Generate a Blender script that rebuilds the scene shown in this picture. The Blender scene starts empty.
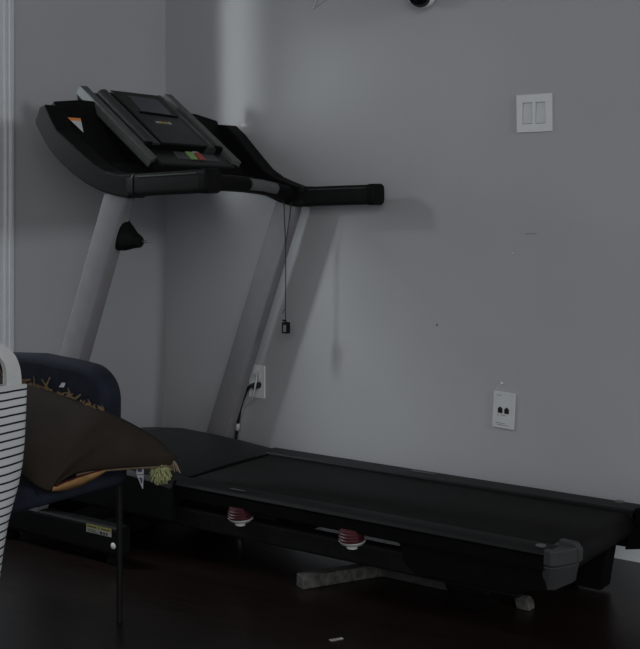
import bpy, bmesh, math, random
from mathutils import Vector, Matrix
random.seed(7)
COL = bpy.context.scene.collection
PI = math.pi

# ------------------------------------------------------------------ materials
def srgb(r, g, b):
    f = lambda c: (c/12.92 if c <= .04045 else ((c+.055)/1.055)**2.4)
    return (f(r/255), f(g/255), f(b/255), 1)

def mat(name, col, rough=.5, metal=0., spec=.5, noise=0., nscale=30., bump=0., bscale=200., rnoise=0.):
    m = bpy.data.materials.new(name); m.use_nodes = True
    nt = m.node_tree; b = nt.nodes['Principled BSDF']
    b.inputs['Base Color'].default_value = col
    b.inputs['Roughness'].default_value = rough
    b.inputs['Metallic'].default_value = metal
    b.inputs['Specular IOR Level'].default_value = spec
    tc = nt.nodes.new('ShaderNodeTexCoord')
    if noise or rnoise:
        n = nt.nodes.new('ShaderNodeTexNoise'); n.inputs['Scale'].default_value = nscale
        n.inputs['Detail'].default_value = 4
        nt.links.new(tc.outputs['Object'], n.inputs['Vector'])
        if noise:
            r = nt.nodes.new('ShaderNodeMapRange')
            r.inputs['From Min'].default_value = .3; r.inputs['From Max'].default_value = .7
            r.inputs['To Min'].default_value = 1-noise; r.inputs['To Max'].default_value = 1+noise
            nt.links.new(n.outputs['Fac'], r.inputs['Value'])
            mx = nt.nodes.new('ShaderNodeVectorMath'); mx.operation = 'SCALE'
            mx.inputs[0].default_value = col[:3]
            nt.links.new(r.outputs['Result'], mx.inputs['Scale'])
            nt.links.new(mx.outputs['Vector'], b.inputs['Base Color'])
        if rnoise:
            r = nt.nodes.new('ShaderNodeMapRange')
            r.inputs['From Min'].default_value = .3; r.inputs['From Max'].default_value = .7
            r.inputs['To Min'].default_value = rough-rnoise; r.inputs['To Max'].default_value = rough+rnoise
            nt.links.new(n.outputs['Fac'], r.inputs['Value']); nt.links.new(r.outputs['Result'], b.inputs['Roughness'])
    if bump:
        n2 = nt.nodes.new('ShaderNodeTexNoise'); n2.inputs['Scale'].default_value = bscale
        nt.links.new(tc.outputs['Object'], n2.inputs['Vector'])
        bp = nt.nodes.new('ShaderNodeBump'); bp.inputs['Strength'].default_value = bump
        bp.inputs['Distance'].default_value = .003
        nt.links.new(n2.outputs['Fac'], bp.inputs['Height']); nt.links.new(bp.outputs['Normal'], b.inputs['Normal'])
    return m

M = {}
M['wall'] = mat('grey_wall_paint', (.385, .39, .405, 1), .5, spec=.35, noise=.045, nscale=1.6, bump=.12, bscale=90)
M['ceiling'] = mat('ceiling_paint', (.3, .3, .3, 1), .8)
M['trim'] = mat('white_trim_paint', (.62, .65, .68, 1), .4, noise=.03)
M['plastic'] = mat('black_plastic', (.0058, .006, .006, 1), .55, spec=.06, noise=.12, nscale=60, bump=.1, bscale=900)
M['gloss'] = mat('black_gloss_plastic', (.007, .0075, .0075, 1), .42, spec=.15, noise=.1)
M['deepblack'] = mat('matte_black', (.0025, .0025, .0028, 1), .8, spec=.08, noise=.2)
M['grip'] = mat('handgrip_foam', (.0095, .0098, .0095, 1), .6, spec=.08, noise=.15, nscale=80, bump=.2, bscale=1500)
M['belt'] = mat('running_belt_rubber', (.0065, .0064, .0062, 1), .7, spec=.14, noise=.25, nscale=14, bump=.25, bscale=1200)
M['rail'] = mat('side_rail_plastic', (.0085, .0088, .009, 1), .55, spec=.2, noise=.15)
M['cap'] = mat('end_cap_plastic', (.040, .0415, .0425, 1), .5, spec=.25, noise=.08)
M['steel'] = mat('grey_painted_steel', (.175, .172, .183, 1), .55, spec=.15, noise=.05)
M['blacksteel'] = mat('black_painted_steel', (.004, .004, .0045, 1), .6, spec=.15, noise=.15)
M['greysteel'] = mat('dusty_grey_steel', (.075, .075, .07, 1), .8, spec=.1, noise=.45, nscale=60)
M['liftsteel'] = mat('worn_grey_steel', (.045, .045, .044, 1), .6, spec=.2, noise=.3, nscale=60)
M['dustysteel'] = mat('dusty_black_steel', (.0065, .0065, .0065, 1), .5, spec=.2, noise=.3, nscale=60)
M['silver'] = mat('silver_trim_plastic', (.085, .092, .090, 1), .55, spec=.2, noise=.1, nscale=50)
M['tube'] = mat('dark_grey_trim', (.032, .036, .035, 1), .4, spec=.3, noise=.1, nscale=50)
M['screen'] = mat('lcd_glass', (.035, .04, .05, 1), .2, spec=.5, noise=.1)
M['panel'] = mat('console_face', (.0085, .0095, .009, 1), .35, spec=.22, noise=.15)
M['chrome'] = mat('chrome', (.30, .30, .30, 1), .4, metal=1)
M['sensor'] = mat('pulse_sensor_plate', (.11, .11, .112, 1), .45, metal=.3, noise=.1)
M['grey_key'] = mat('grey_key_strip', (.05, .055, .055, 1), .45, noise=.1)
M['green'] = mat('green_key', (.20, .36, .13, 1), .4)
M['red'] = mat('red_key', (.33, .06, .05, 1), .4)
M['pale'] = mat('pale_print', (.45, .46, .42, 1), .5)
M['yellow'] = mat('yellow_print', (.42, .34, .12, 1), .5)
M['orange'] = mat('orange_print', (.75, .26, .06, 1), .5)
M['white_label'] = mat('white_sticker', (.55, .57, .58, 1), .5, noise=.1, nscale=120)
M['dim_label'] = mat('dim_sticker', (.30, .30, .28, 1), .5, noise=.2, nscale=150)
M['dim_yellow'] = mat('dim_yellow_sticker', (.30, .28, .09, 1), .5, noise=.2, nscale=150)
M['print'] = mat('dark_print', (.02, .02, .025, 1), .6)
M['maroon'] = mat('maroon_rubber', (.06, .012, .018, 1), .5, noise=.2)
M['whiteplastic'] = mat('white_plastic', (.66, .68, .68, 1), .4, noise=.03)
M['whiteplastic2'] = mat('white_rocker_plastic', (.57, .59, .59, 1), .45, noise=.03)
M['domeglass'] = mat('smoked_dome', (.006, .006, .007, 1), .08, spec=.6)
M['cam_white'] = mat('camera_shell_plastic', (.7, .7, .7, 1), .4)
M['navy'] = mat('navy_upholstery', (.0125, .0165, .028, 1), .85, spec=.2, noise=.25, nscale=25, bump=.5, bscale=700)
M['chairleg'] = mat('chair_leg_steel', (.006, .006, .006, 1), .5, spec=.2, noise=.1)
M['brown'] = mat('brown_cloth', (.0275, .0212, .0158, 1), .85, spec=.15, noise=.15, nscale=12, bump=.3, bscale=600)
M['piping'] = mat('tan_piping', (.10, .075, .045, 1), .8, noise=.2)
M['lining'] = mat('tan_lining', (.27, .155, .065, 1), .85, spec=.1, noise=.25, nscale=30)
M['darkred'] = mat('dark_red_lining', (.055, .010, .010, 1), .85, spec=.1, noise=.2)
M['straw'] = mat('straw_fringe', (.175, .118, .058, 1), .8, noise=.4, nscale=70)
M['tassel'] = mat('pale_green_yarn', (.31, .32, .15, 1), .85, noise=.3, nscale=90)
M['tanyarn'] = mat('tan_yarn', (.22, .17, .11, 1), .85)
M['tag'] = mat('white_fabric_tag', (.50, .52, .58, 1), .7)
M['tagblue'] = mat('blue_print', (.06, .075, .15, 1), .7)
M['canvas'] = mat('white_canvas_strap', (.50, .52, .52, 1), .85, noise=.06, nscale=40, bump=.3, bscale=900)
M['cable_black'] = mat('black_cable', (.007, .007, .007, 1), .45)
M['cable_white'] = mat('white_cable', (.5, .51, .51, 1), .45)
M['cord'] = mat('dark_cord', (.02, .02, .02, 1), .7)
M['mark'] = mat('wall_mark', (.05, .05, .05, 1), .8)
M['spackle'] = mat('spackle_dot', (.6, .6, .6, 1), .8)
M['tape'] = mat('clear_tape', (.80, .82, .84, 1), .3)

# striped canvas: stripes follow the height of the bag with a little wobble
def striped():
    m = bpy.data.materials.new('striped_canvas'); m.use_nodes = True; nt = m.node_tree
    b = nt.nodes['Principled BSDF']; b.inputs['Roughness'].default_value = .85
    b.inputs['Specular IOR Level'].default_value = .15
    tc = nt.nodes.new('ShaderNodeTexCoord'); sx = nt.nodes.new('ShaderNodeSeparateXYZ')
    nt.links.new(tc.outputs['UV'], sx.inputs['Vector'])
    nz = nt.nodes.new('ShaderNodeTexNoise'); nz.inputs['Scale'].default_value = 9
    nt.links.new(tc.outputs['Object'], nz.inputs['Vector'])
    a = nt.nodes.new('ShaderNodeMath'); a.operation = 'MULTIPLY_ADD'
    nt.links.new(nz.outputs['Fac'], a.inputs[0]); a.inputs[1].default_value = .35
    nt.links.new(sx.outputs['Y'], a.inputs[2])
    fr = nt.nodes.new('ShaderNodeMath'); fr.operation = 'FRACT'; nt.links.new(a.outputs[0], fr.inputs[0])
    lt = nt.nodes.new('ShaderNodeMath'); lt.operation = 'LESS_THAN'; lt.inputs[1].default_value = .24
    nt.links.new(fr.outputs[0], lt.inputs[0])
    mx = nt.nodes.new('ShaderNodeMix'); mx.data_type = 'RGBA'
    mx.inputs['A'].default_value = (.50, .52, .525, 1); mx.inputs['B'].default_value = (.011, .013, .02, 1)
    nt.links.new(lt.outputs[0], mx.inputs['Factor']); nt.links.new(mx.outputs['Result'], b.inputs['Base Color'])
    return m
M['stripe'] = striped()

def wood():
    m = bpy.data.materials.new('dark_wood_floor'); m.use_nodes = True; nt = m.node_tree
    b = nt.nodes['Principled BSDF']
    b.inputs['Specular IOR Level'].default_value = .35
    tc = nt.nodes.new('ShaderNodeTexCoord')
    br = nt.nodes.new('ShaderNodeTexBrick')
    br.inputs['Scale'].default_value = 1; br.inputs['Brick Width'].default_value = 1.1
    br.inputs['Row Height'].default_value = .125; br.inputs['Mortar Size'].default_value = .0016
    br.inputs['Color1'].default_value = (.0125, .0075, .0055, 1); br.inputs['Color2'].default_value = (.0085, .0052, .0042, 1)
    br.inputs['Mortar'].default_value = (.003, .002, .002, 1)
    nt.links.new(tc.outputs['Object'], br.inputs['Vector'])
    mp = nt.nodes.new('ShaderNodeMapping'); mp.inputs['Scale'].default_value = (2, 30, 1)
    nt.links.new(tc.outputs['Object'], mp.inputs['Vector'])
    nz = nt.nodes.new('ShaderNodeTexNoise'); nz.inputs['Scale'].default_value = 3; nz.inputs['Detail'].default_value = 6
    nt.links.new(mp.outputs['Vector'], nz.inputs['Vector'])
    mx = nt.nodes.new('ShaderNodeMix'); mx.data_type = 'RGBA'; mx.blend_type = 'MULTIPLY'
    mx.inputs['Factor'].default_value = .7
    nt.links.new(br.outputs['Color'], mx.inputs['A'])
    rp = nt.nodes.new('ShaderNodeMapRange'); rp.inputs['To Min'].default_value = .5; rp.inputs['To Max'].default_value = 1.5
    nt.links.new(nz.outputs['Fac'], rp.inputs['Value']); nt.links.new(rp.outputs['Result'], mx.inputs['B'])
    nt.links.new(mx.outputs['Result'], b.inputs['Base Color'])
    r2 = nt.nodes.new('ShaderNodeMapRange'); r2.inputs['To Min'].default_value = .22; r2.inputs['To Max'].default_value = .42
    nt.links.new(nz.outputs['Fac'], r2.inputs['Value']); nt.links.new(r2.outputs['Result'], b.inputs['Roughness'])
    bp = nt.nodes.new('ShaderNodeBump'); bp.inputs['Strength'].default_value = .25; bp.inputs['Distance'].default_value = .002
    nt.links.new(br.outputs['Fac'], bp.inputs['Height']); bp.invert = True
    nt.links.new(bp.outputs['Normal'], b.inputs['Normal'])
    return m
M['wood'] = wood()

def pane_glass():
    m = bpy.data.materials.new('window_glass'); m.use_nodes = True; nt = m.node_tree
    nt.nodes.remove(nt.nodes['Principled BSDF']); out = nt.nodes['Material Output']
    t = nt.nodes.new('ShaderNodeBsdfTransparent'); t.inputs['Color'].default_value = (.95, .97, .97, 1)
    g = nt.nodes.new('ShaderNodeBsdfGlossy'); g.inputs['Roughness'].default_value = .02
    mx = nt.nodes.new('ShaderNodeMixShader'); mx.inputs['Fac'].default_value = .06
    nt.links.new(t.outputs[0], mx.inputs[1]); nt.links.new(g.outputs[0], mx.inputs[2])
    nt.links.new(mx.outputs[0], out.inputs['Surface'])
    return m
M['pane'] = pane_glass()

# ------------------------------------------------------------------ helpers
def link(name, bm, m, parent=None, smooth=False, bevel=0., seg=2, label=None, auto=None):
    bmesh.ops.recalc_face_normals(bm, faces=bm.faces)
    me = bpy.data.meshes.new(name); bm.to_mesh(me); bm.free()
    o = bpy.data.objects.new(name, me); COL.objects.link(o)
    ms = m if isinstance(m, (list, tuple)) else [m]
    for x in ms: me.materials.append(x)
    if smooth:
        for p in me.polygons: p.use_smooth = True
        if auto:
            me.set_sharp_from_angle(angle=math.radians(auto))
    if bevel:
        b = o.modifiers.new('bevel', 'BEVEL'); b.width = bevel; b.segments = seg
        b.limit_method = 'ANGLE'; b.angle_limit = math.radians(35)
    if parent is not None:
        o.parent = parent
        if parent.type == 'MESH' or parent.type == 'EMPTY':
            o.matrix_parent_inverse = Matrix.Translation(parent_world(parent)).inverted()
    if label: o['label'] = label
    return o

def parent_world(p):
    v = Vector((0, 0, 0))
    if p.type == 'EMPTY': v = Vector(p.location)
    return v

def thing(name, label, cat, loc=(0, 0, 0), group=None):
    o = bpy.data.objects.new(name, None); COL.objects.link(o)
    o.location = loc; o.empty_display_size = .1
    o['label'] = label; o['category'] = cat
    if group: o['group'] = group
    return o

def tag(o, label, cat, group=None):
    o['label'] = label; o['category'] = cat
    if group: o['group'] = group
    return o

def struct(name, bm, m, parent=None, **k):
    o = link(name, bm, m, parent, **k)
    if parent is None: o['kind'] = 'structure'
    return o

def B(): return bmesh.new()

def box(bm, a, b, M4=None, mi=0):
    (x0, y0, z0), (x1, y1, z1) = a, b
    vs = [bm.verts.new(p) for p in ((x0,y0,z0),(x1,y0,z0),(x1,y1,z0),(x0,y1,z0),(x0,y0,z1),(x1,y0,z1),(x1,y1,z1),(x0,y1,z1))]
    if M4 is not None:
        for v in vs: v.co = M4 @ v.co
    for f in ((0,3,2,1),(4,5,6,7),(0,1,5,4),(1,2,6,5),(2,3,7,6),(3,0,4,7)):
        bm.faces.new([vs[i] for i in f]).material_index = mi
    return vs

def prism(bm, poly, fn, d0, d1, mi=0):
    """polygon (list of 2-tuples) extruded: fn(u, v, d) -> point"""
    a = [bm.verts.new(fn(u, v, d0)) for u, v in poly]; b = [bm.verts.new(fn(u, v, d1)) for u, v in poly]
    n = len(poly)
    bm.faces.new(a).material_index = mi; bm.faces.new(b[::-1]).material_index = mi
    for i in range(n):
        bm.faces.new((a[i], b[i], b[(i+1) % n], a[(i+1) % n])).material_index = mi

def tube(bm, pts, r, n=10, caps=True, rz=None, mi=0):
    """sweep a circle (or ellipse rr=(side, up)) along points"""
    pts = [Vector(p) for p in pts]; rings = []
    prev = None
    for i, p in enumerate(pts):
        t = (pts[min(i+1, len(pts)-1)] - pts[max(i-1, 0)]).normalized()
        if prev is None:
            up = Vector((0, 0, 1)) if abs(t.z) < .9 else Vector((1, 0, 0))
            s = t.cross(up).normalized()
        else:
            s = (prev - t*prev.dot(t)).normalized()
        prev = s; u = s.cross(t)
        rr = r[i] if isinstance(r, (list, tuple)) else r
        ra, rb = (rr if isinstance(rr, (list, tuple)) else (rr, rr))
        rings.append([bm.verts.new(p + s*ra*math.cos(2*PI*k/n) + u*rb*math.sin(2*PI*k/n)) for k in range(n)])
    for a, b in zip(rings, rings[1:]):
        for k in range(n):
            f = bm.faces.new((a[k], a[(k+1) % n], b[(k+1) % n], b[k])); f.material_index = mi; f.smooth = True
    if caps:
        bm.faces.new(rings[0][::-1]).material_index = mi; bm.faces.new(rings[-1]).material_index = mi
    return rings

def lathe(bm, prof, n=32, M4=None, mi=0):
    """profile list of (r, z)"""
    M4 = M4 or Matrix.Identity(4); rings = []
    for r, z in prof:
        if r < 1e-6: rings.append([bm.verts.new(M4 @ Vector((0, 0, z)))])
        else: rings.append([bm.verts.new(M4 @ Vector((r*math.cos(2*PI*k/n), r*math.sin(2*PI*k/n), z))) for k in range(n)])
    for a, b in zip(rings, rings[1:]):
        for k in range(n):
            k2 = (k+1) % n
            if len(a) == 1 and len(b) == 1: continue
            if len(a) == 1: bm.faces.new((a[0], b[k2], b[k])).material_index = mi
            elif len(b) == 1: bm.faces.new((a[k], a[k2], b[0])).material_index = mi
            else: bm.faces.new((a[k], a[k2], b[k2], b[k])).material_index = mi
    if len(rings[0]) > 1: bm.faces.new(rings[0][::-1])
    if len(rings[-1]) > 1: bm.faces.new(rings[-1])

def cr(pts, n=6, closed=False):
    """Catmull-Rom resample"""
    P = [Vector(p) for p in pts]; out = []; N = len(P)
    for i in range(N if closed else N-1):
        if closed: a, b, c, d = P[i-1], P[i], P[(i+1) % N], P[(i+2) % N]
        else: a, b, c, d = P[max(i-1, 0)], P[i], P[i+1], P[min(i+2, N-1)]
        for k in range(n):
            t = k/n
            out.append(.5*((2*b)+(c-a)*t+(2*a-5*b+4*c-d)*t*t+(3*b-a-3*c+d)*t**3))
    if not closed: out.append(P[-1])
    return out

def rrect(w, h, r, n=5, cx=0, cy=0):
    out = []
    for sx, sy, a0 in ((1, 1, 0), (-1, 1, 90), (-1, -1, 180), (1, -1, 270)):
        for k in range(n+1):
            a = math.radians(a0+90*k/n)
            out.append((cx+sx*(w/2-r)+r*math.cos(a), cy+sy*(h/2-r)+r*math.sin(a)))
    return out

XZ = lambda u, v, d: (u, d, v)      # polygon in x-z, extruded along y
YZ = lambda u, v, d: (d, u, v)      # polygon in y-z, extruded along x
XY = lambda u, v, d: (u, v, d)

# ------------------------------------------------------------------ the room
bm = B(); box(bm, (-.12, -6.5, -.12), (6.5, .12, 0)); struct('floor', bm, M['wood'])
bm = B(); box(bm, (-.12, -6.5, 2.7), (6.5, .12, 2.82)); struct('ceiling', bm, M['ceiling'])
bm = B(); box(bm, (-.12, 0, 0), (6.5, .12, 2.7)); struct('wall_back', bm, M['wall'])
# left wall with its window opening
WY0, WY1, WZ0, WZ1 = -.838, -2.25, .25, 2.25
bm = B()
box(bm, (-.12, WY0, 0), (0, 0, 2.7)); box(bm, (-.12, -6.5, 0), (0, WY1, 2.7))
box(bm, (-.12, WY1, 0), (0, WY0, WZ0)); box(bm, (-.12, WY1, WZ1), (0, WY0, 2.7))
struct('wall_left', bm, M['wall'])
bm = B(); prism(bm, [(0, 0), (-.016, 0), (-.016, .075), (-.010, .088), (-.004, .1), (0, .1)], YZ, .016, 6.5)
struct('baseboard_back', bm, M['trim'])
bm = B(); prism(bm, [(0, 0), (.016, 0), (.016, .075), (.010, .088), (.004, .1), (0, .1)], XZ, -6.5, 0)
struct('baseboard_left', bm, M['trim'])
# window: casing with a stepped profile, sash, pane
win = bpy.data.objects.new('window_1', None); COL.objects.link(win); win.location = (0, (WY0+WY1)/2, WZ0); win['kind'] = 'structure'
bm = B()
def casing_v(y_out, y_in):
    d = 1 if y_out > y_in else -1
    ys = [y_out, y_out-d*.011, y_out-d*.015, y_out-d*.030, y_out-d*.036, y_out-d*.066]
    prof = [(ys[0], 0), (ys[0], .020), (ys[1], .022), (ys[1]-d*.001, .013), (ys[2], .012), (ys[3], .018), (ys[3]-d*.001, .010), (ys[4], .009), (ys[5], .015), (ys[5], 0)]
    prism(bm, [(x, y) for y, x in prof], lambda u, v, dd: (u, v, dd), WZ0-.05, WZ1+.05)
casing_v(-.772, -.838); casing_v(WY1-.066, WY1)
box(bm, (0, WY1-.066, WZ1), (.018, -.772, WZ1+.05)); box(bm, (0, WY1-.08, WZ0-.03), (.05, -.742, WZ0))
link('window_casing', bm, M['trim'], win)
bm = B()
for y0, y1 in ((WY0, WY0-.05), (WY1+.05, WY1), ((WY0+WY1)/2+.02, (WY0+WY1)/2-.02)): box(bm, (-.09, y1, WZ0), (-.05, y0, WZ1))
for z0, z1 in ((WZ0, WZ0+.05), (WZ1-.05, WZ1)): box(bm, (-.09, WY1, z0), (-.05, WY0, z1))
fr = link('window_sash', bm, M['trim'], win)
bm = B(); box(bm, (-.072, WY1+.01, WZ0+.01), (-.068, WY0-.01, WZ1-.01)); link('pane', bm, M['pane'], win)

# ------------------------------------------------------------------ treadmill
T = thing('treadmill', 'black treadmill with grey slanted uprights along the back wall', 'treadmill', (1.0, -.52, 0))
YN, YF = -.93, -.10
# base frame on the floor
bm = B()
for y in (YN, YF):
    prism(bm, rrect(.05, .085, .012, 3, y, .0725), YZ,   .15, .70)
box(bm, (.17, YN, .035), (.22, YF, .10)); box(bm, (.52, YN, .04), (.57, YF, .09))
base = link('base_frame', bm, M['blacksteel'], T, bevel=.003)
for y in (YN, YF):
    for x in (.20, .66):
        bm = B(); lathe(bm, [(.022, 0), (.024, .008), (.018, .022), (.010, .032)], 16, Matrix.Translation((x, y, 0)))
        link('levelling_foot', bm, M['deepblack'], base, smooth=True, auto=40)
bm = B(); lathe(bm, [(0, 0), (.008, .001), (.010, .004), (.006, .008), (0, .009)], 16, Matrix.Translation((.682, YN-.025, .062)) @ Matrix.Rotation(PI/2, 4, 'X'))
link('bolt_cap', bm, M['whiteplastic'], base, smooth=True, label='small pale bolt cap')
# warning sticker on the near foot rail
bm = B(); y = YN-.0262
def quad(bm, pts, mi=0): bm.faces.new([bm.verts.new(p) for p in pts]).material_index = mi
quad(bm, [(.566, y, .085), (.672, y, .085), (.672, y, .098), (.566, y, .098)], 0)
quad(bm, [(.566, y, .098), (.672, y, .098), (.672, y, .110), (.566, y, .110)], 1)
for x0, x1, z0, z1 in ((.572, .612, .0885, .0905), (.572, .606, .0935, .0955), (.624, .634, .087, .095), (.638, .646, .087, .094), (.650, .656, .087, .095), (.572, .576, .101, .107), (.58, .61, .102, .105), (.617, .620, .099, .108), (.628, .664, .102, .105)):
    quad(bm, [(x0, y-.0006, z0), (x1, y-.0006, z0), (x1, y-.0006, z1), (x0, y-.0006, z1)], 2)
link('warning_sticker', bm, [M['dim_label'], M['dim_yellow'], M['print']], base, label='yellow and white warning sticker')

# uprights
def upright(yc, x_bot, z_bot, x_top, z_top):
    w, d = .042, .100
    bm = B()
    sl = (x_top-x_bot)/(z_top-z_bot)
    rings = []
    for z in (z_bot, z_top):
        x = x_bot+sl*(z-z_bot)
        rings.append([bm.verts.new((x+a, yc+b, z)) for a, b in rrect(d, w, .008, 3)])
    n = len(rings[0])
    for k in range(n): bm.faces.new((rings[0][k], rings[0][(k+1) % n], rings[1][(k+1) % n], rings[1][k]))
    bm.faces.new(rings[0][::-1]); bm.faces.new(rings[1])
    return link('upright', bm, M['steel'], T, smooth=True, auto=35)
UN = upright(YN-.002, .280, .06, .684, 1.10)
UF = upright(YF, .304, .06, .694, 1.09)
# adjusting knob on the near upright
kx, kz = .645, .976
bm = B()
secs = [(0, .026, .046, 0), (.012, .027, .047, .002), (.050, .027, .046, .002), (.068, .024, .036, -.004), (.088, .019, .024, -.012), (.106, .016, .018, -.016), (.112, .012, .014, -.016)]
rings = []
for dx, ry, rz, oz in secs:
    rings.append([bm.verts.new((kx+dx, YN+.010+ry*math.copysign(abs(math.cos(2*PI*k/24))**.75, math.cos(2*PI*k/24)), kz+oz+rz*math.copysign(abs(math.sin(2*PI*k/24))**.75, math.sin(2*PI*k/24)))) for k in range(24)])
for a, b in zip(rings, rings[1:]):
    for k in range(24): bm.faces.new((a[k], a[(k+1) % 24], b[(k+1) % 24], b[k]))
bm.faces.new(rings[0]); bm.faces.new(rings[-1])
knob = link('adjusting_knob', bm, M['plastic'], UN, smooth=True, auto=50)
bm = B(); tube(bm, [(kx+.09, YN+.014, kz-.016), (kx+.145, YN+.014, kz-.016)], .0036, 12)
link('pin', bm, M['chrome'], knob, smooth=True, auto=40, label='bare metal pin end')

# console arms
near_poly = [(.349, 1.323), (.356, 1.311), (.367, 1.296), (.388, 1.268), (.412, 1.241), (.438, 1.217), (.466, 1.195), (.518, 1.161), (.575, 1.131), (.638, 1.108), (.701, 1.094), (.758, 1.088),
             (.766, 1.158), (.712, 1.158), (.659, 1.168), (.617, 1.188), (.575, 1.214), (.51, 1.257), (.455, 1.294), (.428, 1.330), (.399, 1.377), (.372, 1.372)]
far_poly = [(.349, 1.303), (.367, 1.278), (.412, 1.221), (.466, 1.172), (.52, 1.135), (.604, 1.093), (.66, 1.072), (.715, 1.058), (.760, 1.056),
            (.762, 1.124), (.735, 1.128), (.69, 1.142), (.64, 1.160), (.59, 1.190), (.55, 1.228), (.512, 1.266), (.46, 1.318), (.419, 1.351), (.372, 1.355)]
bm = B(); prism(bm, near_poly, XZ, -.97, -.90); arm_n = link('console_arm', bm, M['plastic'], T, bevel=.006, seg=3)
bm = B(); prism(bm, far_poly, XZ, -.135, -.065); arm_f = link('console_arm', bm, M['plastic'], T, bevel=.006, seg=3)
# handlebars: rounded grips with a collar and an end cap
def grip(yc, x0, x1, z0, z1, h):
    sl = (z1-z0)/(x1-x0); w = .070
    def ring(bm, x, s=1.):
        z = z0+sl*(x-x0)
        return [bm.verts.new((x, yc+a*s, z+b*s)) for a, b in rrect(w, h, .016, 5)]
    def sweep(xs):
        bm = B(); rs = [ring(bm, x, s) for x, s in xs]; n = len(rs[0])
        for a, b in zip(rs, rs[1:]):
            for k in range(n): bm.faces.new((a[k], a[(k+1) % n], b[(k+1) % n], b[k]))
        bm.faces.new(rs[0][::-1]); bm.faces.new(rs[-1]); return bm
    L = x1-x0
    g = link('handlebar', sweep([(x0+.012, .96), (x1-.022, .96)]), M['grip'], T, smooth=True, auto=30)
    link('grip_collar', sweep([(x0-.012, 1.01), (x0+.012, 1.01)]), M['gloss'], g, smooth=True, auto=30)
    link('end_cap', sweep([(x1-.026, 1.03), (x1-.006, 1.03), (x1, .93)]), M['plastic'], g, smooth=True, auto=30)
    bm = B(); zz = (z0+z1)/2
    prism(bm, [(x0+.03, z0+sl*.03+h*.30), (x1-.035, z1-sl*.035+h*.30), (x1-.035, z1-sl*.035+h*.36), (x0+.03, z0+sl*.03+h*.36)], XZ, yc-w/2-.0005, yc-w/2+.004)
    link('grip_rib', bm, M['tube'], g, bevel=.001)
    return g
grip(-.935, .760, 1.052, 1.126, 1.137, .068)
grip(-.10, .762, 1.062, 1.091, 1.099, .070)
# tray: the swept shell between the arms, with its front wall
tp = [(.690, 1.138), (.64, 1.140), (.575, 1.160), (.50, 1.222), (.44, 1.288), (.394, 1.337), (.372, 1.390)]
bm = B(); ny = 14; ya, yb = -.91, -.125
rows_t, rows_b = [], []
for j in range(ny+1):
    t = j/ny; y = ya+(yb-ya)*t; e = min(t, 1-t)
    lift = .016*min(1, e/.15); drop = -.022*t
    rt, rb = [], []
    for i, (x, z) in enumerate(tp):
        zz = z+drop+(lift if i == len(tp)-1 else 0)
        rt.append(bm.verts.new((x, y, zz))); rb.append(bm.verts.new((x-.018, y, zz-.016)))
    rows_t.append(rt); rows_b.append(rb)
for a, b, c, d in zip(rows_t, rows_t[1:], rows_b, rows_b[1:]):
    for i in range(len(tp)-1):
        bm.faces.new((a[i], a[i+1], b[i+1], b[i])); bm.faces.new((c[i], d[i], d[i+1], c[i+1]))
    bm.faces.new((a[0], b[0], d[0], c[0])); bm.faces.new((a[-1], c[-1], d[-1], b[-1]))
for r, q in ((rows_t[0], rows_b[0]), (rows_t[-1], rows_b[-1])):
    for i in range(len(tp)-1): bm.faces.new((r[i], q[i], q[i+1], r[i+1]))
tray = link('console_tray', bm, M['plastic'], T, smooth=True, auto=40)
# small raised ribs in the tray
bm = B(); prism(bm, [(.545, 1.188), (.60, 1.152), (.615, 1.160), (.56, 1.200)], XZ, -.86, -.72); link('tray_rib', bm, M['plastic'], tray, bevel=.006)
# torn triangular caution label
nv = Vector((.073, 0, .068)).normalized()*.003
L3 = [Vector(p)+nv for p in ((.394, -.876, 1.339), (.395, -.821, 1.339), (.439, -.850, 1.291))]
bm = B(); quad(bm, [L3[0].lerp(L3[2], .2), L3[1].lerp(L3[2], .2), L3[2]], 0); quad(bm, [L3[0], L3[1], L3[1].lerp(L3[2], .2), L3[0].lerp(L3[2], .2)], 1)
link('caution_label', bm, [M['white_label'], M['orange']], tray, label='white caution label with an orange top band')
# cross bar with the pulse sensor
bm = B(); tube(bm, cr([(.715, -.915, 1.128), (.712, -.70, 1.134), (.712, -.50, 1.136), (.712, -.36, 1.130), (.708, -.24, 1.118), (.700, -.13, 1.100)], 4), [(.030, .027)]*20+[(.034, .034)], 16)
bar = link('cross_bar', bm, M['plastic'], T, smooth=True, auto=50)
bm = B(); tube(bm, [(.722, -.382, 1.132), (.720, -.31, 1.127), (.717, -.235, 1.118)], [(.027, .0215)]*3, 16)
link('pulse_sensor', bm, M['sensor'], bar, smooth=True, auto=50, label='dull grey metal pulse sensor')
# the slanted console
S = Vector((-.32, 0, .245)).normalized(); NN = Vector((.245, 0, .32)).normalized(); P0 = Vector((.62, -.517, 1.2))
def F(w, t, h): return P0+Vector((0, w, 0))+S*t+NN*h
bm = B(); prism(bm, [(.665, 1.150), (.622, 1.193), (.300, 1.438), (.278, 1.436), (.30, 1.36), (.40, 1.22), (.55, 1.125)], XZ, -.517-.215, -.517+.215)
con = link('console', bm, M['deepblack'], T, bevel=.006)
def slab(name, poly, h0, h1, m, parent, bevel=.002, label=None):
    bm = B(); prism(bm, poly, F, h0, h1); return link(name, bm, m, parent, bevel=bevel, label=label)
for s in (-1, 1):
    slab('side_trim', [(s*.222, -.002), (s*.186, .012), (s*.186, .408), (s*.222, .408)], -.02, .013, M['silver'], con, .004, 'silver grey side trim')
disp = slab('display_panel', [(-.125, .072), (.092, .064), (.095, .366), (-.120, .372)], -.01, .028, M['panel'], con, .004)
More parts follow.
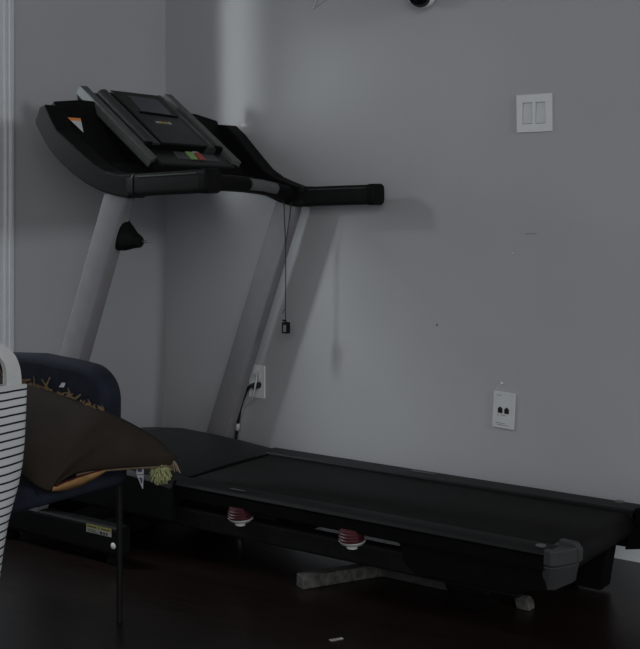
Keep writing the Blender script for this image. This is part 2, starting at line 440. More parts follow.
for w0, w1, t0, t1 in ((-.172, -.122, .068, .371), (.086, .140, .058, .366)):
    bm = B(); c = (w0+w1)/2; hw = (w1-w0)/2
    rr = []
    for t in (t0, t1):
        rr.append([bm.verts.new(F(c+hw*math.cos(PI*k/10), t, .002+.026*math.sin(PI*k/10)**.7)) for k in range(11)]+[bm.verts.new(F(c-hw, t, -.015)), bm.verts.new(F(c+hw, t, -.015))])
    n = len(rr[0])
    for k in range(n): bm.faces.new((rr[0][k], rr[0][(k+1) % n], rr[1][(k+1) % n], rr[1][k]))
    bm.faces.new(rr[0]); bm.faces.new(rr[1][::-1])
    link('speaker_tube', bm, M['tube'], con, smooth=True, auto=40)
scr = slab('screen', [(-.066, .252), (.072, .240), (.076, .335), (-.058, .345)], .027, .0292, M['screen'], disp, .001)
slab('screen_bezel', [(-.085, .240), (.086, .226), (.086, .233), (-.085, .247)], .027, .031, M['deepblack'], disp, .0005)
# unreadable badge lettering on the face
bm = B(); x = -.052
for k in range(9):
    w = random.uniform(.005, .008); hgt = random.uniform(.010, .015)
    prism(bm, [(x, .186-.06*(x+.05)), (x+w, .186-.06*(x+.05)), (x+w, .186-.06*(x+.05)+hgt), (x+.002, .186-.06*(x+.05)+hgt)], F, .028, .0286, mi=(0 if 1 < k < 7 else 1)); x += w+.0022
link('badge_lettering', bm, [M['yellow'], M['pale']], disp, label='tiny pale yellow badge lettering')
slab('face_line', [(-.09, .208), (.075, .196), (.075, .199), (-.09, .211)], .027, .0287, M['tube'], disp, .0003)
# lower key panel
low = slab('key_panel', [(-.185, -.012), (.185, -.018), (.178, .070), (-.178, .074)], -.03, .002, M['panel'], con, .008)
slab('panel_lip', [(-.19, .068), (.178, .060), (.178, .078), (-.19, .086)], -.01, .024, M['deepblack'], con, .006)
slab('key_strip', [(-.078, .020), (.128, .012), (.128, .050), (-.066, .060)], .001, .0035, M['grey_key'], low, .001)
slab('start_key', [(-.016, .018), (.016, .016), (.020, .056), (-.012, .058)], .003, .008, M['green'], low, .002, 'green key')
slab('stop_key', [(.024, .016), (.054, .014), (.057, .052), (.028, .055)], .003, .008, M['red'], low, .002, 'red key')
slab('key', [(.026, .050), (.050, .048), (.052, .058), (.026, .060)], .003, .0075, M['pale'], low, .001, 'pale grey key')
# safety key cord
bm = B()
tube(bm, cr([(.690, -.138, 1.075), (.693, -.138, 1.0), (.697, -.138, .93), (.698, -.138, .80), (.697, -.138, .66), (.697, -.138, .652)], 5), .0019, 8)
tube(bm, cr([(.722, -.138, 1.07), (.712, -.138, 1.0), (.700, -.138, .93), (.6975, -.138, .90)], 5), .0017, 8)
tube(bm, cr([(.697, -.138, .70), (.690, -.139, .69), (.688, -.140, .68)], 4), .0015, 8)
cord = link('safety_cord', bm, M['cord'], T, smooth=True)
bm = B(); prism(bm, rrect(.026, .040, .004, 3, .699, .632), XZ, -.146, -.130); tube(bm, [(.684, -.138, .657), (.700, -.138, .656)], .0035, 8)
clip = link('safety_clip', bm, M['plastic'], cord, bevel=.002)
bm = B(); quad(bm, [(.693, -.1464, .618), (.706, -.1464, .618), (.706, -.1464, .642), (.693, -.1464, .642)])
link('clip_sticker', bm, M['sensor'], clip, label='pale grey sticker on the clip')

# deck: board, belt around the rear roller, rails, end caps
bm = B(); box(bm, (.40, -.745, .190), (2.0, -.33, .222)); deck = link('deck_board', bm, M['deepblack'], T)
bm = B(); yb0, yb1 = -.738, -.345
prof = [(.52, .232)]+[(2.002+.034*math.cos(a), .198+.034*math.sin(a)) for a in [math.radians(90-15*k) for k in range(13)]]+[(.52, .164)]
top = [[bm.verts.new((x, y, z)) for x, z in prof] for y in (yb0, yb1)]
for i in range(len(prof)-1): bm.faces.new((top[0][i], top[1][i], top[1][i+1], top[0][i+1]))
o = link('running_belt', bm, M['belt'], T, smooth=True, auto=50)
sm = o.modifiers.new('thick', 'SOLIDIFY'); sm.thickness = .002
bm = B(); tube(bm, [(2.002, -.730, .198), (2.002, -.345, .198)], .029, 20); link('rear_roller', bm, M['blacksteel'], T, smooth=True, auto=50)
def rail(y0, y1, out):
    """foot rail: flat top, rounded outer shoulder, skirt below; out=-1 when the outer side is towards -y"""
    yi, yo = (y1, y0) if out < 0 else (y0, y1)
    s = 1 if out < 0 else -1
    P = [(yi, .219), (yi, .236), (yi-s*.004, .240), (yo+s*.014, .238), (yo+s*.004, .232), (yo, .225), (yo+s*.003, .221), (yo+s*.02, .219)]
    bm = B(); prism(bm, P, YZ, .74, 2.0 if out < 0 else 2.045); return link('foot_rail', bm, M['rail'], T, smooth=True, auto=28)
bm = B(); box(bm, (.74, -.797, .187), (1.985, -.757, .2185)); link('deck_skirt', bm, M['deepblack'], T)
bm = B(); box(bm, (.74, -.330, .187), (1.985, -.255, .2185)); link('deck_skirt', bm, M['deepblack'], T)
rn = rail(-.800, -.748, -1); rf = rail(-.338, -.240, 1)
# pale lettering on the rails, too worn to read
bm = B(); x = 1.298
for k in range(8):
    w = random.uniform(.006, .010); hgt = .016 if k else .030
    quad(bm, [(x, -.292, .2412), (x+w, -.292, .2412), (x+w+.004, -.292+hgt, .2412), (x+.004, -.292+hgt, .2412)]); x += w+.003
link('rail_lettering', bm, M['sensor'], rf, label='worn pale lettering on the far foot rail')
bm = B(); quad(bm, [(.985, -.790, .2405), (1.045, -.790, .2405), (1.04, -.782, .2412), (.99, -.782, .2412)]); link('rail_scuff', bm, M['sensor'], rn)
# end caps
def endcap(y0, y1, out, m, xe=0, zb=.134):
    s = -1 if out < 0 else 1
    yo, yi = (y0, y1) if out < 0 else (y1, y0)
    o = [(1.982+xe, yo-s*.002), (2.002+xe, yo), (2.016+xe, yo-s*.010), (2.042+xe, yi+s*.022), (2.043+xe, yi), (1.982+xe, yi)]
    bm = B(); prism(bm, o, XY, .199, .238)
    c = link('rear_end_cap', bm, m, T, bevel=.004, seg=3)
    bm = B(); lo = [(x-.006, y-s*.004) for x, y in o]; hi = o
    a = [bm.verts.new((x-.010, y-s*.016*(1 if k < 3 else .3), zb+.012*(k in (3, 4)))) for k, (x, y) in enumerate(lo)]; b = [bm.verts.new((x-.003, y-s*.002, .197)) for x, y in hi]
    bm.faces.new(a[::-1]); bm.faces.new(b)
    for k in range(6): bm.faces.new((a[k], a[(k+1) % 6], b[(k+1) % 6], b[k]))
    link('lower_cap', bm, m, c, bevel=.004, seg=3)
    bm = B(); prism(bm, [(2.000+xe, .200), (2.047+xe, .200), (2.048+xe, .232), (2.036+xe, .246), (1.992+xe, .248), (1.992+xe, .238)], XZ, min(yi+s*.016, yi-s*.006), max(yi+s*.016, yi-s*.006))
    link('belt_guard', bm, m, c, bevel=.004, seg=3)
    bm = B(); lathe(bm, [(.013, 0), (.013, .002), (.006, .003), (0, .003)], 16, Matrix.Translation((1.965, yo-s*.026, .2385)))
    link('screw_head', bm, M['sensor'], c, smooth=True, auto=40)
endcap(-.802, -.716, -1, M['cap']); endcap(-.338, -.238, 1, M['deepblack'], .045, .132)
bm = B(); box(bm, (1.91, -.334, .136), (2.05, -.258, .21)); link('end_bracket', bm, M['deepblack'], T, bevel=.004)
# under frame
bm = B()
for y in (-.755, -.335):
    prism(bm, rrect(.045, .060, .008, 3, y, .126), YZ, .30, 1.90)
for x in (.45, 1.1, 1.80): box(bm, (x, -.75, .105), (x+.05, -.335, .15))
frame = link('deck_frame', bm, M['dustysteel'], T)
bm = B(); prism(bm, [(1.56, .195), (1.98, .195), (1.985, .135), (1.90, .110), (1.62, .105), (1.58, .13)], XZ, -.79, -.74); link('rear_bracket', bm, M['deepblack'], frame, bevel=.006)
bm = B(); prism(bm, [(1.50, .195), (1.98, .195), (1.955, .05), (1.95, .012), (1.60, .012), (1.55, .08)], XZ, -.36, -.29); link('rear_bracket', bm, M['deepblack'], frame, bevel=.006)
# deck cushions
for x in (1.019, 1.410):
    bm = B(); lathe(bm, [(.026, .158), (.033, .1585), (.036, .165), (.0335, .168), (.036, .173), (.033, .176), (.0345, .181), (.031, .184), (.032, .189), (.028, .192)], 28, Matrix.Translation((x, -.782, 0)))
    c = link('deck_cushion', bm, M['maroon'], frame, smooth=True, auto=60, label='ribbed maroon rubber cushion')
    bm = B(); lathe(bm, [(.016, .138), (.018, .148), (.031, .150), (.037, .158), (.033, .160)], 28, Matrix.Translation((x, -.778, 0)))
    link('cushion_cup', bm, M['whiteplastic'], c, smooth=True, auto=60, label='white cup under the cushion')
# lift frame close to the floor
bm = B(); box(bm, (1.36, -.575, .0), (1.70, -.535, .040)); box(bm, (1.36, -.585, .042), (1.70, -.545, .058)); lift = link('lift_frame', bm, M['liftsteel'], T, bevel=.004)
bm = B(); d = Vector((1.375, -.53, 0))-Vector((1.24, -.79, 0)); ang = math.atan2(d.y, d.x)
box(bm, (0, -.02, 0), (d.length, .02, .036), Matrix.Translation((1.24, -.79, 0)) @ Matrix.Rotation(ang, 4, 'Z')); link('lift_cross_bar', bm, M['greysteel'], lift, bevel=.003, label='dusty pale grey cross bar')
# lift strut seen below the deck at the front
bm = B(); tube(bm, [(.78, -.70, .10), (1.02, -.70, .085), (1.05, -.70, .12)], .012, 10); tube(bm, [(.95, -.70, .09), (.955, -.70, .01)], .012, 10); link('gas_strut', bm, M['dustysteel'], frame, smooth=True)
# rear wheels / feet
for y in (-.66, -.36):
    bm = B(); lathe(bm, [(.0, -.030), (.060, -.030), (.078, -.024), (.082, -.010), (.082, .010), (.078, .024), (.060, .030), (0, .030)], 32, Matrix.Translation((1.72, y, .082)) @ Matrix.Rotation(PI/2, 4, 'X'))
    w = link('rear_wheel', bm, M['deepblack'], T, smooth=True, auto=40)
    bm = B(); box(bm, (1.655, y-.04, .05), (1.785, y+.04, .135)); link('wheel_fork', bm, M['blacksteel'], w, bevel=.012, seg=3)
    bm = B(); prism(bm, [(1.808, .0), (1.846, .0), (1.842, .020), (1.832, .030), (1.80, .030)], XZ, y+.07, y+.105); link('foot_pad', bm, M['greysteel'], w, bevel=.003)
# motor hood
bm = B(); xs = [.10, .13, .20, .32, .45, .60, .745, .775]; zc = [.17, .225, .262, .272, .268, .260, .248, .240]
ysn = [-.815, -.800, -.72, -.60, -.52, -.44, -.33, -.255, -.240]; yf = [-1, .0, .7, .95, 1, .95, .7, 0, -1]
rows = []
for x, z in zip(xs, zc):
    r = [bm.verts.new((x, ysn[0], .12))]
    for y, k in zip(ysn, yf):
        r.append(bm.verts.new((x, y, z-.016+.016*max(k, 0)-(.012 if k < 0 else 0))))
    r.append(bm.verts.new((x, ysn[-1], .12))); rows.append(r)
for a, b in zip(rows, rows[1:]):
    for i in range(len(a)-1): bm.faces.new((a[i], a[i+1], b[i+1], b[i]))
bm.faces.new(rows[0]); bm.faces.new(rows[-1][::-1])
hood = link('motor_hood', bm, M['gloss'], T, smooth=True, auto=28)
hood_seam = B(); box(hood_seam, (.775, -.80, .16), (.781, -.255, .236)); link('hood_lip', hood_seam, M['deepblack'], hood)

# ------------------------------------------------------------------ wall fittings
WM = Matrix.Translation
def wall_mat(x, z, roll=0): return Matrix.Translation((x, 0, z)) @ Matrix.Rotation(roll, 4, 'Y')
def wp(Mx, poly, y0, y1, bm=None, mi=0):
    bm = bm or B(); prism(bm, poly, lambda u, v, d: Mx @ Vector((u, d, v)), y0, y1, mi); return bm
def holed_plate(name, Mx, w, h, th, holes, m, parent, bevel=.0015):
    """plate made of strips round rectangular holes: holes = list of (cx, w, h) side by side, same height"""
    bm = B(); hh = holes[0][2]/2
    def bx(x0, x1, z0, z1): wp(Mx, [(x0, z0), (x1, z0), (x1, z1), (x0, z1)], -th, -.0002, bm)
    bx(-w/2, w/2, hh, h/2); bx(-w/2, w/2, -h/2, -hh)
    xs = [-w/2]
    for c, ww, _ in holes: xs += [c-ww/2, c+ww/2]
    xs.append(w/2)
    for i in range(0, len(xs), 2): bx(xs[i], xs[i+1], -hh, hh)
    return link(name, bm, m, parent)

sw = thing('light_switch', 'white square double rocker light switch high on the back wall', 'light switch', (1.582, 0, 1.356))
Mx = wall_mat(1.582, 1.356, math.radians(-.6))
holed_plate('switch_plate', Mx, .120, .119, .0065, [(-.0225, .034, .068), (.0225, .034, .068)], M['whiteplastic'], sw)
for c in (-.0225, .0225):
    bm = wp(Mx, [(c-.0158, -.0328), (c+.0158, -.0328), (c+.0158, .0328), (c-.0158, .0328)], -.0035, -.0003)
    bm.verts.ensure_lookup_table()
    for v in bm.verts:
        q = Mx.inverted() @ v.co
        if q.y < -.002: v.co = v.co+Vector((0, -.0035 if q.z < 0 else .001, 0))
    link('rocker', bm, M['whiteplastic2'], sw, bevel=.0008)
    bm = wp(Mx, [(c-.017, -.034), (c+.017, -.034), (c+.017, .034), (c-.017, .034)], -.0012, -.0002)
    link('rocker_gap', bm, M['mark'], sw)

jp = thing('network_jack_plate', 'crooked pale wall plate with two square black jacks', 'wall plate', (1.476, 0, .405))
Mx = wall_mat(1.476, .405, math.radians(3.0))
bm = wp(Mx, rrect(.0765, .117, .003, 2), -.007, -.0003); pl = link('jack_cover', bm, M['whiteplastic2'], jp, bevel=.0015)
for c in (-.0115, .0115):
    bm = wp(Mx, [(c-.0082, -.010), (c+.0082, -.010), (c+.0082, .006), (c+.004, .006), (c+.004, .010), (c-.004, .010), (c-.004, .006), (c-.0082, .006)], -.0078, -.006)
    link('jack_socket', bm, M['cable_black'], jp)
for x0, x1, z in ((-.026, .008, -.043), (-.020, .020, -.049), (-.028, -.010, .046), (-.022, -.016, -.018), (-.008, .010, -.017)):
    link('printed_line', wp(Mx, [(x0, z), (x1, z), (x1, z+.0016), (x0, z+.0016)], -.0073, -.0068), M['sensor'], jp)
bm = B()
for a, b in zip([(1.4505, .4715), (1.455, .480), (1.462, .486), (1.468, .495)], [(1.455, .480), (1.462, .486), (1.468, .495), (1.471, .492)]):
    quad(bm, [(a[0]-.003, -.003, a[1]), (b[0]-.003, -.009, b[1]), (b[0]+.004, -.007, b[1]-.002), (a[0]+.003, -.002, a[1]-.001)])
tag(link('tape_scrap', bm, M['tape']), 'curled scrap of clear tape above the black jack plate', 'tape')

ol = thing('electrical_outlet', 'white electrical outlet behind the far upright near the corner', 'outlet', (.465, 0, .403))
Mx = wall_mat(.463, .405, 0)
bm = wp(Mx, rrect(.074, .122, .004, 3), -.006, -.0003); link('outlet_cover', bm, M['whiteplastic'], ol, bevel=.0015)
for zc2 in (-.0195, .0195):
    bm = wp(Mx, rrect(.034, .029, .010, 4, 0, zc2), -.009, -.005); s = link('receptacle', bm, M['whiteplastic2'], ol, bevel=.001)
    bm = B()
    for dx in (-.0065, .0065): wp(Mx, [(dx-.001, zc2-.001), (dx+.001, zc2-.001), (dx+.001, zc2+.007), (dx-.001, zc2+.007)], -.0094, -.0085, bm)
    link('slot', bm, M['mark'], s)
# power cord of the treadmill and a thin white cable
bm = B(); tube(bm, cr([(.484, -.036, .402), (.468, -.047, .394), (.450, -.050, .376), (.434, -.049, .345), (.421, -.048, .315), (.407, -.046, .257), (.400, -.045, .216), (.393, -.045, .16), (.39, -.04, .03), (.40, -.04, .0065), (.55, -.04, .0065)], 5), .0066, 10)
pc = link('power_cord', bm, M['cable_black'], smooth=True); tag(pc, 'black power cord plugged into the wall outlet behind the treadmill', 'cord')
bm = B(); prism(bm, [(.468, .378), (.488, .384), (.492, .400), (.484, .408), (.470, .402)], XZ, -.042, -.0094); link('plug', bm, M['cable_black'], pc, bevel=.005, seg=3)
bm = B(); tube(bm, [(.4055, -.046, .250), (.402, -.0455, .224)], .0085, 12); link('cord_tie', bm, M['cable_white'], pc, label='white wrap round the cord')
bm = B(); tube(bm, cr([(.474, -.0100, .446), (.487, -.034, .440), (.496, -.052, .412), (.488, -.056, .370), (.458, -.036, .331), (.415, -.030, .303), (.392, -.028, .24), (.38, -.028, .17), (.37, -.026, .02), (.32, -.026, .004)], 5), .0031, 8)
wc = link('white_cable', bm, M['cable_white'], smooth=True); tag(wc, 'thin white cable curving down beside the black power cord', 'cable')

# security camera on the wall, at the very top of the view
sc = thing('security_camera', 'round white security camera with black dome on upper back wall', 'security camera', (1.17, 0, 1.775))
ctr = Vector((1.204, -.062, 1.764))
bm = B(); lathe(bm, [(0, 0), (.036, 0), (.036, .008), (.020, .016), (.014, .03), (0, .03)], 28, Matrix.Translation((1.204, -.0005, 1.785)) @ Matrix.Rotation(PI/2, 4, 'X')); link('mount', bm, M['cam_white'], sc, smooth=True, auto=40)
aim = Vector((.22, -.80, -.52)).normalized(); q = Vector((0, 0, 1)).rotation_difference(aim).to_matrix().to_4x4()
prof = [(0, -.050)]+[(.050*math.sin(math.radians(a)), -.050*math.cos(math.radians(a))) for a in range(15, 136, 10)]
bm = B(); lathe(bm, prof+[(.034, .030), (0, .030)], 32, Matrix.Translation(ctr) @ q); link('shell', bm, M['cam_white'], sc, smooth=True, auto=50)
bm = B(); lathe(bm, [(.038, .0295)]+[(.038*math.cos(math.radians(a)), .0295+.020*math.sin(math.radians(a))) for a in (20, 40, 60, 80)]+[(0, .0497)], 32, Matrix.Translation(ctr) @ q); link('lens_dome', bm, M['domeglass'], sc, smooth=True, auto=60, label='shiny black dome')
# white wire ends hanging higher up
bm = B()
tube(bm, cr([(.738, -.004, 1.87), (.735, -.004, 1.80), (.719, -.004, 1.766), (.724, -.005, 1.767), (.752, -.006, 1.781), (.780, -.006, 1.800), (.79, -.004, 1.85)], 6), .0019, 8)
tag(link('wall_wire', bm, M['cable_white'], smooth=True), 'thin white bent wire hanging at the top of the back wall', 'wire')
# a scrap of paper on the floor
bm = B(); sc_ = [(1.530, -1.060), (1.537, -1.052), (1.548, -1.030), (1.556, -1.034), (1.545, -1.056), (1.540, -1.064)]
prism(bm, sc_, XY, .0002, .002); tag(link('paper_scrap', bm, M['dim_label']), 'tiny pale paper scrap on the dark floor in front of the treadmill', 'paper')
# nail holes and a scratch
for x, z, r, m, lb in ((1.227, .663, .0034, 'mark', 'small dark nail hole in the wall left of the jack plate'), (1.506, .911, .0024, 'spackle', 'tiny white filler dot on the wall below the switch')):
    bm = B(); lathe(bm, [(0, -.004), (r, -.004), (r, .0006), (r*.8, .0012), (0, .0014)], 12, Matrix.Translation((x, 0, z)) @ Matrix.Rotation(PI/2, 4, 'X')); tag(link('nail_hole' if m == 'mark' else 'filler_dot', bm, M[m]), lb, 'wall mark')
bm = B(); quad(bm, [(1.548, -.0006, .9725), (1.59, -.0006, .9733), (1.59, -.0006, .9747), (1.548, -.0006, .9739)]); tag(link('wall_scratch', bm, M['mark']), 'hairline dark scratch on the wall below the switch', 'wall mark')

# ------------------------------------------------------------------ navy chair
ch = thing('upholstered_chair', 'navy upholstered low-back chair on thin dark legs in the left foreground', 'chair', (.78, -1.55, 0))
bm = B()
def softbox(bm, x0, x1, y0, y1, z0, z1, r):
    poly = rrect(x1-x0, z1-z0, r, 8, (x0+x1)/2, (z0+z1)/2); prism(bm, poly, XZ, y0, y1)
# seat
bm = B(); prism(bm, rrect(.59, .66, .05, 6, .755, -1.575), XY, .358, .414); link('seat', bm, M['navy'], ch, bevel=.018, seg=4, smooth=True, auto=60)
# backrest: gently crowned top with big rounded corners
bp2 = [(.505, .36), (1.020, .36), (1.028, .50), (1.029, .565)]
for k in range(10):
    a = math.radians(9*k); bp2.append((  .936+.093*math.cos(a), .572+.088*math.sin(a)))
bp2 += [(.90, .664), (.76, .672), (.61, .664)]
for k in range(10):
    a = math.radians(90+9*k); bp2.append((.594+.09*math.cos(a), .572+.088*math.sin(a)))
bp2 += [(.504, .50)]
bm = B(); prism(bm, bp2, XZ, -1.335, -1.262); link('backrest', bm, M['navy'], ch, bevel=.02, seg=4, smooth=True, auto=60)
for x, y in ((1.022, -1.272), (.51, -1.275), (1.022, -1.86), (.51, -1.86)):
    bm = B(); tube(bm, [(x, y, .356), (x, y, .0)], [.0085, .0075], 12); link('leg', bm, M['chairleg'], ch, smooth=True, auto=40)

# ------------------------------------------------------------------ brown cushion lying askew over the chair
cu = thing('fringed_cushion', 'dark brown fringed cushion sprawled over the navy chair', 'cushion', (1.0, -1.45, .43))
Tp = cr([(.60, -1.42, .640), (.70, -1.40, .622), (.790, -1.38, .602), (.902, -1.365, .585), (.985, -1.365, .570), (1.062, -1.363, .557), (1.100, -1.335, .536), (1.121, -1.300, .511), (1.146, -1.268, .484), (1.168, -1.252, .456), (1.192, -1.245, .432)], 4)
Bp = cr([(.84, -1.64, .52), (.91, -1.626, .490), (.964, -1.61, .466), (1.02, -1.59, .441), (1.060, -1.583, .421), (1.089, -1.568, .409), (1.085, -1.545, .417), (1.080, -1.50, .428), (1.092, -1.45, .433), (1.128, -1.36, .430), (1.188, -1.250, .424)], 4)
Nn = Vector((.448, -.158, .88)).normalized()
nv_ = 12; bm = B(); up, dn = [], []
for i in range(len(Tp)):
    ru, rd = [], []
    for j in range(nv_+1):
        v = j/nv_; p = Bp[i].lerp(Tp[i], v); e = math.sin(PI*v)**.6
        bulge = .022*e*(1-.5*abs(i/(len(Tp)-1)-.5))
        ru.append(bm.verts.new(p+Nn*(bulge+.004))); rd.append(bm.verts.new(p-Nn*(.009*e+.005)))
    up.append(ru); dn.append(rd)
n = len(Tp)
for i in range(n-1):
    for j in range(nv_):
        bm.faces.new((up[i][j], up[i+1][j], up[i+1][j+1], up[i][j+1])); bm.faces.new((dn[i][j], dn[i][j+1], dn[i+1][j+1], dn[i+1][j]))
    bm.faces.new((up[i][0], dn[i][0], dn[i+1][0], up[i+1][0])); bm.faces.new((up[i][-1], up[i+1][-1], dn[i+1][-1], dn[i][-1]))
for j in range(nv_):
    bm.faces.new((up[0][j], up[0][j+1], dn[0][j+1], dn[0][j])); bm.faces.new((up[-1][j], dn[-1][j], dn[-1][j+1], up[-1][j+1]))
link('cushion_cover', bm, M['brown'], cu, smooth=True)
# piping along the lower right edge
bm = B(); tube(bm, [p-Nn*.006+Vector((.004, -.002, 0)) for p in Bp[30:]], .0026, 8); link('piping', bm, M['piping'], cu, smooth=True, label='thin tan piping')
# turned-back tan lining under the lip
def lens(name, p0, p1, depth, m, off, label=None, lift=0.):
    bm = B(); A_, C_ = Vector(p0), Vector(p1); a, b = [], []
    for k in range(15):
        t = k/14; q = A_.lerp(C_, t)
        prf = math.sin(PI*min(1, t*.93+.07))**.75
        a.append(bm.verts.new(q+Vector((off, 0, lift*prf)))); b.append(bm.verts.new(q+Vector((off-.012*prf, 0, -depth*prf))))
    for k in range(14): bm.faces.new((a[k], a[k+1], b[k+1], b[k]))
    o = link(name, bm, m, cu, smooth=True, label=label); s = o.modifiers.new('thick', 'SOLIDIFY'); s.thickness = .003; return o
lens('lining', (1.088, -1.556, .411), (1.112, -1.405, .428), .022, M['lining'], .002, 'tan lining turned out below the lip', .004)
lens('inner_lining', (1.089, -1.55, .416), (1.105, -1.42, .430), .010, M['darkred'], .006, 'dark red inner lining', .003)
# straw fringe along the top edge
bm = B()
for k in range(110):
    u = random.random(); idx = u*20; i0 = int(idx); p = Tp[i0].lerp(Tp[min(i0+1, n-1)], idx-i0)
    p = p+Nn*random.uniform(-.004, .010)+Vector((0, -.004, 0))
    dr = Vector((random.uniform(-.8, 1.), random.uniform(-.10, .12), random.uniform(-.25, .38))).normalized()
    L = random.uniform(.012, .034)*(1.0 if u < .75 else .55); w = random.uniform(.002, .0045)
    sd = Vector((0, -.3, 1)).cross(dr).normalized()*0+Vector((-dr.z, 0, dr.x)).normalized()*w
    q = p+dr*L
    quad(bm, [p-sd, q-sd*.5, q+sd*.5, p+sd]); 
fr_o = link('fringe', bm, M['straw'], cu, label='straw coloured fringe'); fr_o['kind'] = 'stuff'
bm = B(); p = Vector((.905, -1.372, .606)); quad(bm, [p, p+Vector((.022, -.003, .002)), p+Vector((.026, -.001, .013)), p+Vector((.012, 0, .013))]); link('fringe_tag', bm, M['tag'], cu, label='tiny white tag in the fringe')
# pale green tassel at the right corner and loose tan threads
bm = B(); tc_ = Vector((1.161, -1.268, .405))
ts = bmesh.ops.create_uvsphere(bm, u_segments=16, v_segments=12, radius=.019)
for v in ts['verts']: v.co = Vector((v.co.x*.85, v.co.y*.85, v.co.z*1.15+.008))+tc_
for k in range(150):
    th = random.uniform(0, 2*PI); ph = random.uniform(.3, 2.7)
    d = Vector((math.sin(ph)*math.cos(th), math.sin(ph)*math.sin(th), math.cos(ph)*.9-.35)).normalized()
    a = tc_+Vector((0, 0, .006))+d*.015; b = tc_+d*random.uniform(.024, .030)+Vector((0, 0, -.006)); 
    tube(bm, [a, a.lerp(b, .6)+Vector((0, 0, .002)), b], [.0026, .0025, .0018], 5)
link('tassel', bm, M['tassel'], cu, smooth=True, label='pale green yarn tassel')
bm = B()
for k in range(4):
    a = Vector((1.181+.001*k, -1.252, .434)); tube(bm, cr([a, a+Vector((.004+.003*k, 0, -.006)), a+Vector((.004+.008*k, 0, -.026-.003*(k % 2)))], 4), .0019, 6)
link('loose_thread', bm, M['tanyarn'], cu, smooth=True, label='loose tan threads')
# hanging fabric label
bm = B()
def lab(p, d=0): return [(x, -1.312-d+.02*(1.14-x), z) for x, z in p]
quad(bm, lab([(1.117, .430), (1.147, .433), (1.1455, .405), (1.121, .401)]), 0)
quad(bm, lab([(1.1215, .3985), (1.1455, .4025), (1.1435, .368), (1.141, .368)]), 0)
quad(bm, lab([(1.124, .424), (1.141, .426), (1.140, .410), (1.126, .407)], .0006), 1)
quad(bm, lab([(1.130, .394), (1.141, .396), (1.1415, .382), (1.138, .381)], .0006), 1)
link('care_label', bm, [M['tag'], M['tagblue']], cu, label='white and blue fabric label')

# ------------------------------------------------------------------ striped tote bag standing beside the chair
tb = thing('tote_bag', 'white canvas tote with thin black stripes at the left edge', 'bag', (1.15, -1.93, 0))
def tote_mesh():
    bm = B(); uv = bm.loops.layers.uv.new('UVMap')
    prof = [(.0, -1.815, .05), (.10, -1.80, .055), (.20, -1.785, .054), (.29, -1.772, .052), (.335, -1.765, .050), (.391, -1.753, .046), (.432, -1.737, .042), (.471, -1.720, .037), (.51, -1.709, .032), (.556, -1.703, .027), (.62, -1.700, .021), (.686, -1.699, .016)]
    yc = -1.955; rings = []
    for z, yr, th in prof:
        hw = yr-yc; ring = []
        for k in range(40):
            a = 2*PI*k/40; ca, sa = math.cos(a), math.sin(a)
            y = yc+hw*math.copysign(abs(ca)**.6, ca); x = 1.162+.10*(y+1.70)+th*math.copysign(abs(sa)**.9, sa)
            x += .006*math.sin(y*30+z*11)*(z/.68)*.7
            zz = z+(.006*math.sin(y*16) if z > .1 else 0)
            ring.append((bm.verts.new((x, y, zz)), zz))
        rings.append(ring)
    for a, b in zip(rings, rings[1:]):
        for k in range(40):
            f = bm.faces.new((a[k][0], a[(k+1) % 40][0], b[(k+1) % 40][0], b[k][0])); f.smooth = True
            for lp_, q in zip(f.loops, (a[k], a[(k+1) % 40], b[(k+1) % 40], b[k])): lp_[uv].uv = (0, q[1]/.0172)
    bm.faces.new([v for v, _ in rings[0]][::-1])
    return bm
bag = link('bag_body', tote_mesh(), M['stripe'], tb); s = bag.modifiers.new('thick', 'SOLIDIFY'); s.thickness = .002
bm = B(); 
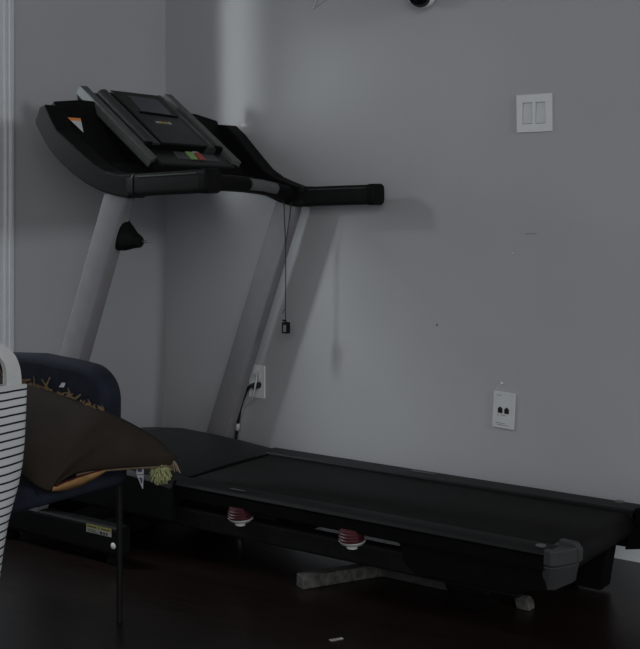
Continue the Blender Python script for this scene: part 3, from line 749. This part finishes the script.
def strap(x):
    bm = B()
    pts = cr([(x+.10*(y+1.70), y, z) for y, z in ((-1.736, .650), (-1.735, .70), (-1.741, .730), (-1.756, .752), (-1.782, .770), (-1.83, .786), (-1.89, .795), (-1.955, .798), (-2.02, .795), (-2.08, .786), (-2.128, .770), (-2.154, .752), (-2.169, .730), (-2.175, .70), (-2.174, .655))], 4)
    L_, R_ = [], []
    for i, p in enumerate(pts):
        t = (pts[min(i+1, len(pts)-1)]-pts[max(i-1, 0)]).normalized(); s_ = Vector((1, 0, 0)).cross(t).normalized()
        tw = .0225
        narrow = tw*(1-.62*min(1, min(i, len(pts)-1-i)/22))
        L_.append(bm.verts.new(p+s_*narrow)); R_.append(bm.verts.new(p-s_*narrow))
    for i in range(len(pts)-1): bm.faces.new((L_[i], L_[i+1], R_[i+1], R_[i]))
    o = link('handle', bm, M['canvas'], tb); s = o.modifiers.new('thick', 'SOLIDIFY'); s.thickness = .004; s.offset = 0
strap(1.166); strap(1.157)

# ------------------------------------------------------------------ light
def area(name, loc, target, sx, sy, power, col=(1, 1, 1), spread=180):
    l = bpy.data.lights.new(name, 'AREA'); l.shape = 'RECTANGLE'; l.size = sx; l.size_y = sy; l.energy = power; l.color = col
    l.spread = math.radians(spread)
    o = bpy.data.objects.new(name, l); COL.objects.link(o); o.location = loc
    o.rotation_euler = (Vector(target)-Vector(loc)).to_track_quat('-Z', 'Y').to_euler(); return o
area('window_light', (-.30, -1.28, 1.55), (1.0, -.2, .0), .13, .80, 7.2, (.93, .97, 1), 112)
area('streak_light', (-.22, -1.62, 1.90), (.352, 0, 1.72), .07, 1.3, .30, (.95, .98, 1), 11)  # added narrow beam that makes the bright vertical streak on the back wall
area('fill_light', (4.4, -5.2, 2.0), (.8, -.4, .5), 2.2, 1.6, 64, (1, .985, .97))  # unseen broad fill added from the camera side
area('side_window_light', (6.2, -1.1, 2.25), (0, -.5, .9), .6, .6, 37, (.96, .98, 1))
w = bpy.data.worlds.new('world'); bpy.context.scene.world = w; w.use_nodes = True
w.node_tree.nodes['Background'].inputs['Color'].default_value = (.82, .86, .93, 1); w.node_tree.nodes['Background'].inputs['Strength'].default_value = .41

# ------------------------------------------------------------------ camera
cam = bpy.data.cameras.new('camera'); co = bpy.data.objects.new('camera', cam); COL.objects.link(co)
cam.sensor_fit = 'HORIZONTAL'; cam.sensor_width = 36; cam.lens = 36*1191/640
cam.shift_y = -(324.5-194)/640; cam.clip_start = .05
co.location = (3.218, -3.464, 1.10); co.rotation_euler = (PI/2, 0, math.radians(35.5))
bpy.context.scene.camera = co
vs = bpy.context.scene.view_settings; vs.view_transform = 'Standard'; vs.look = 'None'; vs.exposure = 0; vs.gamma = 1
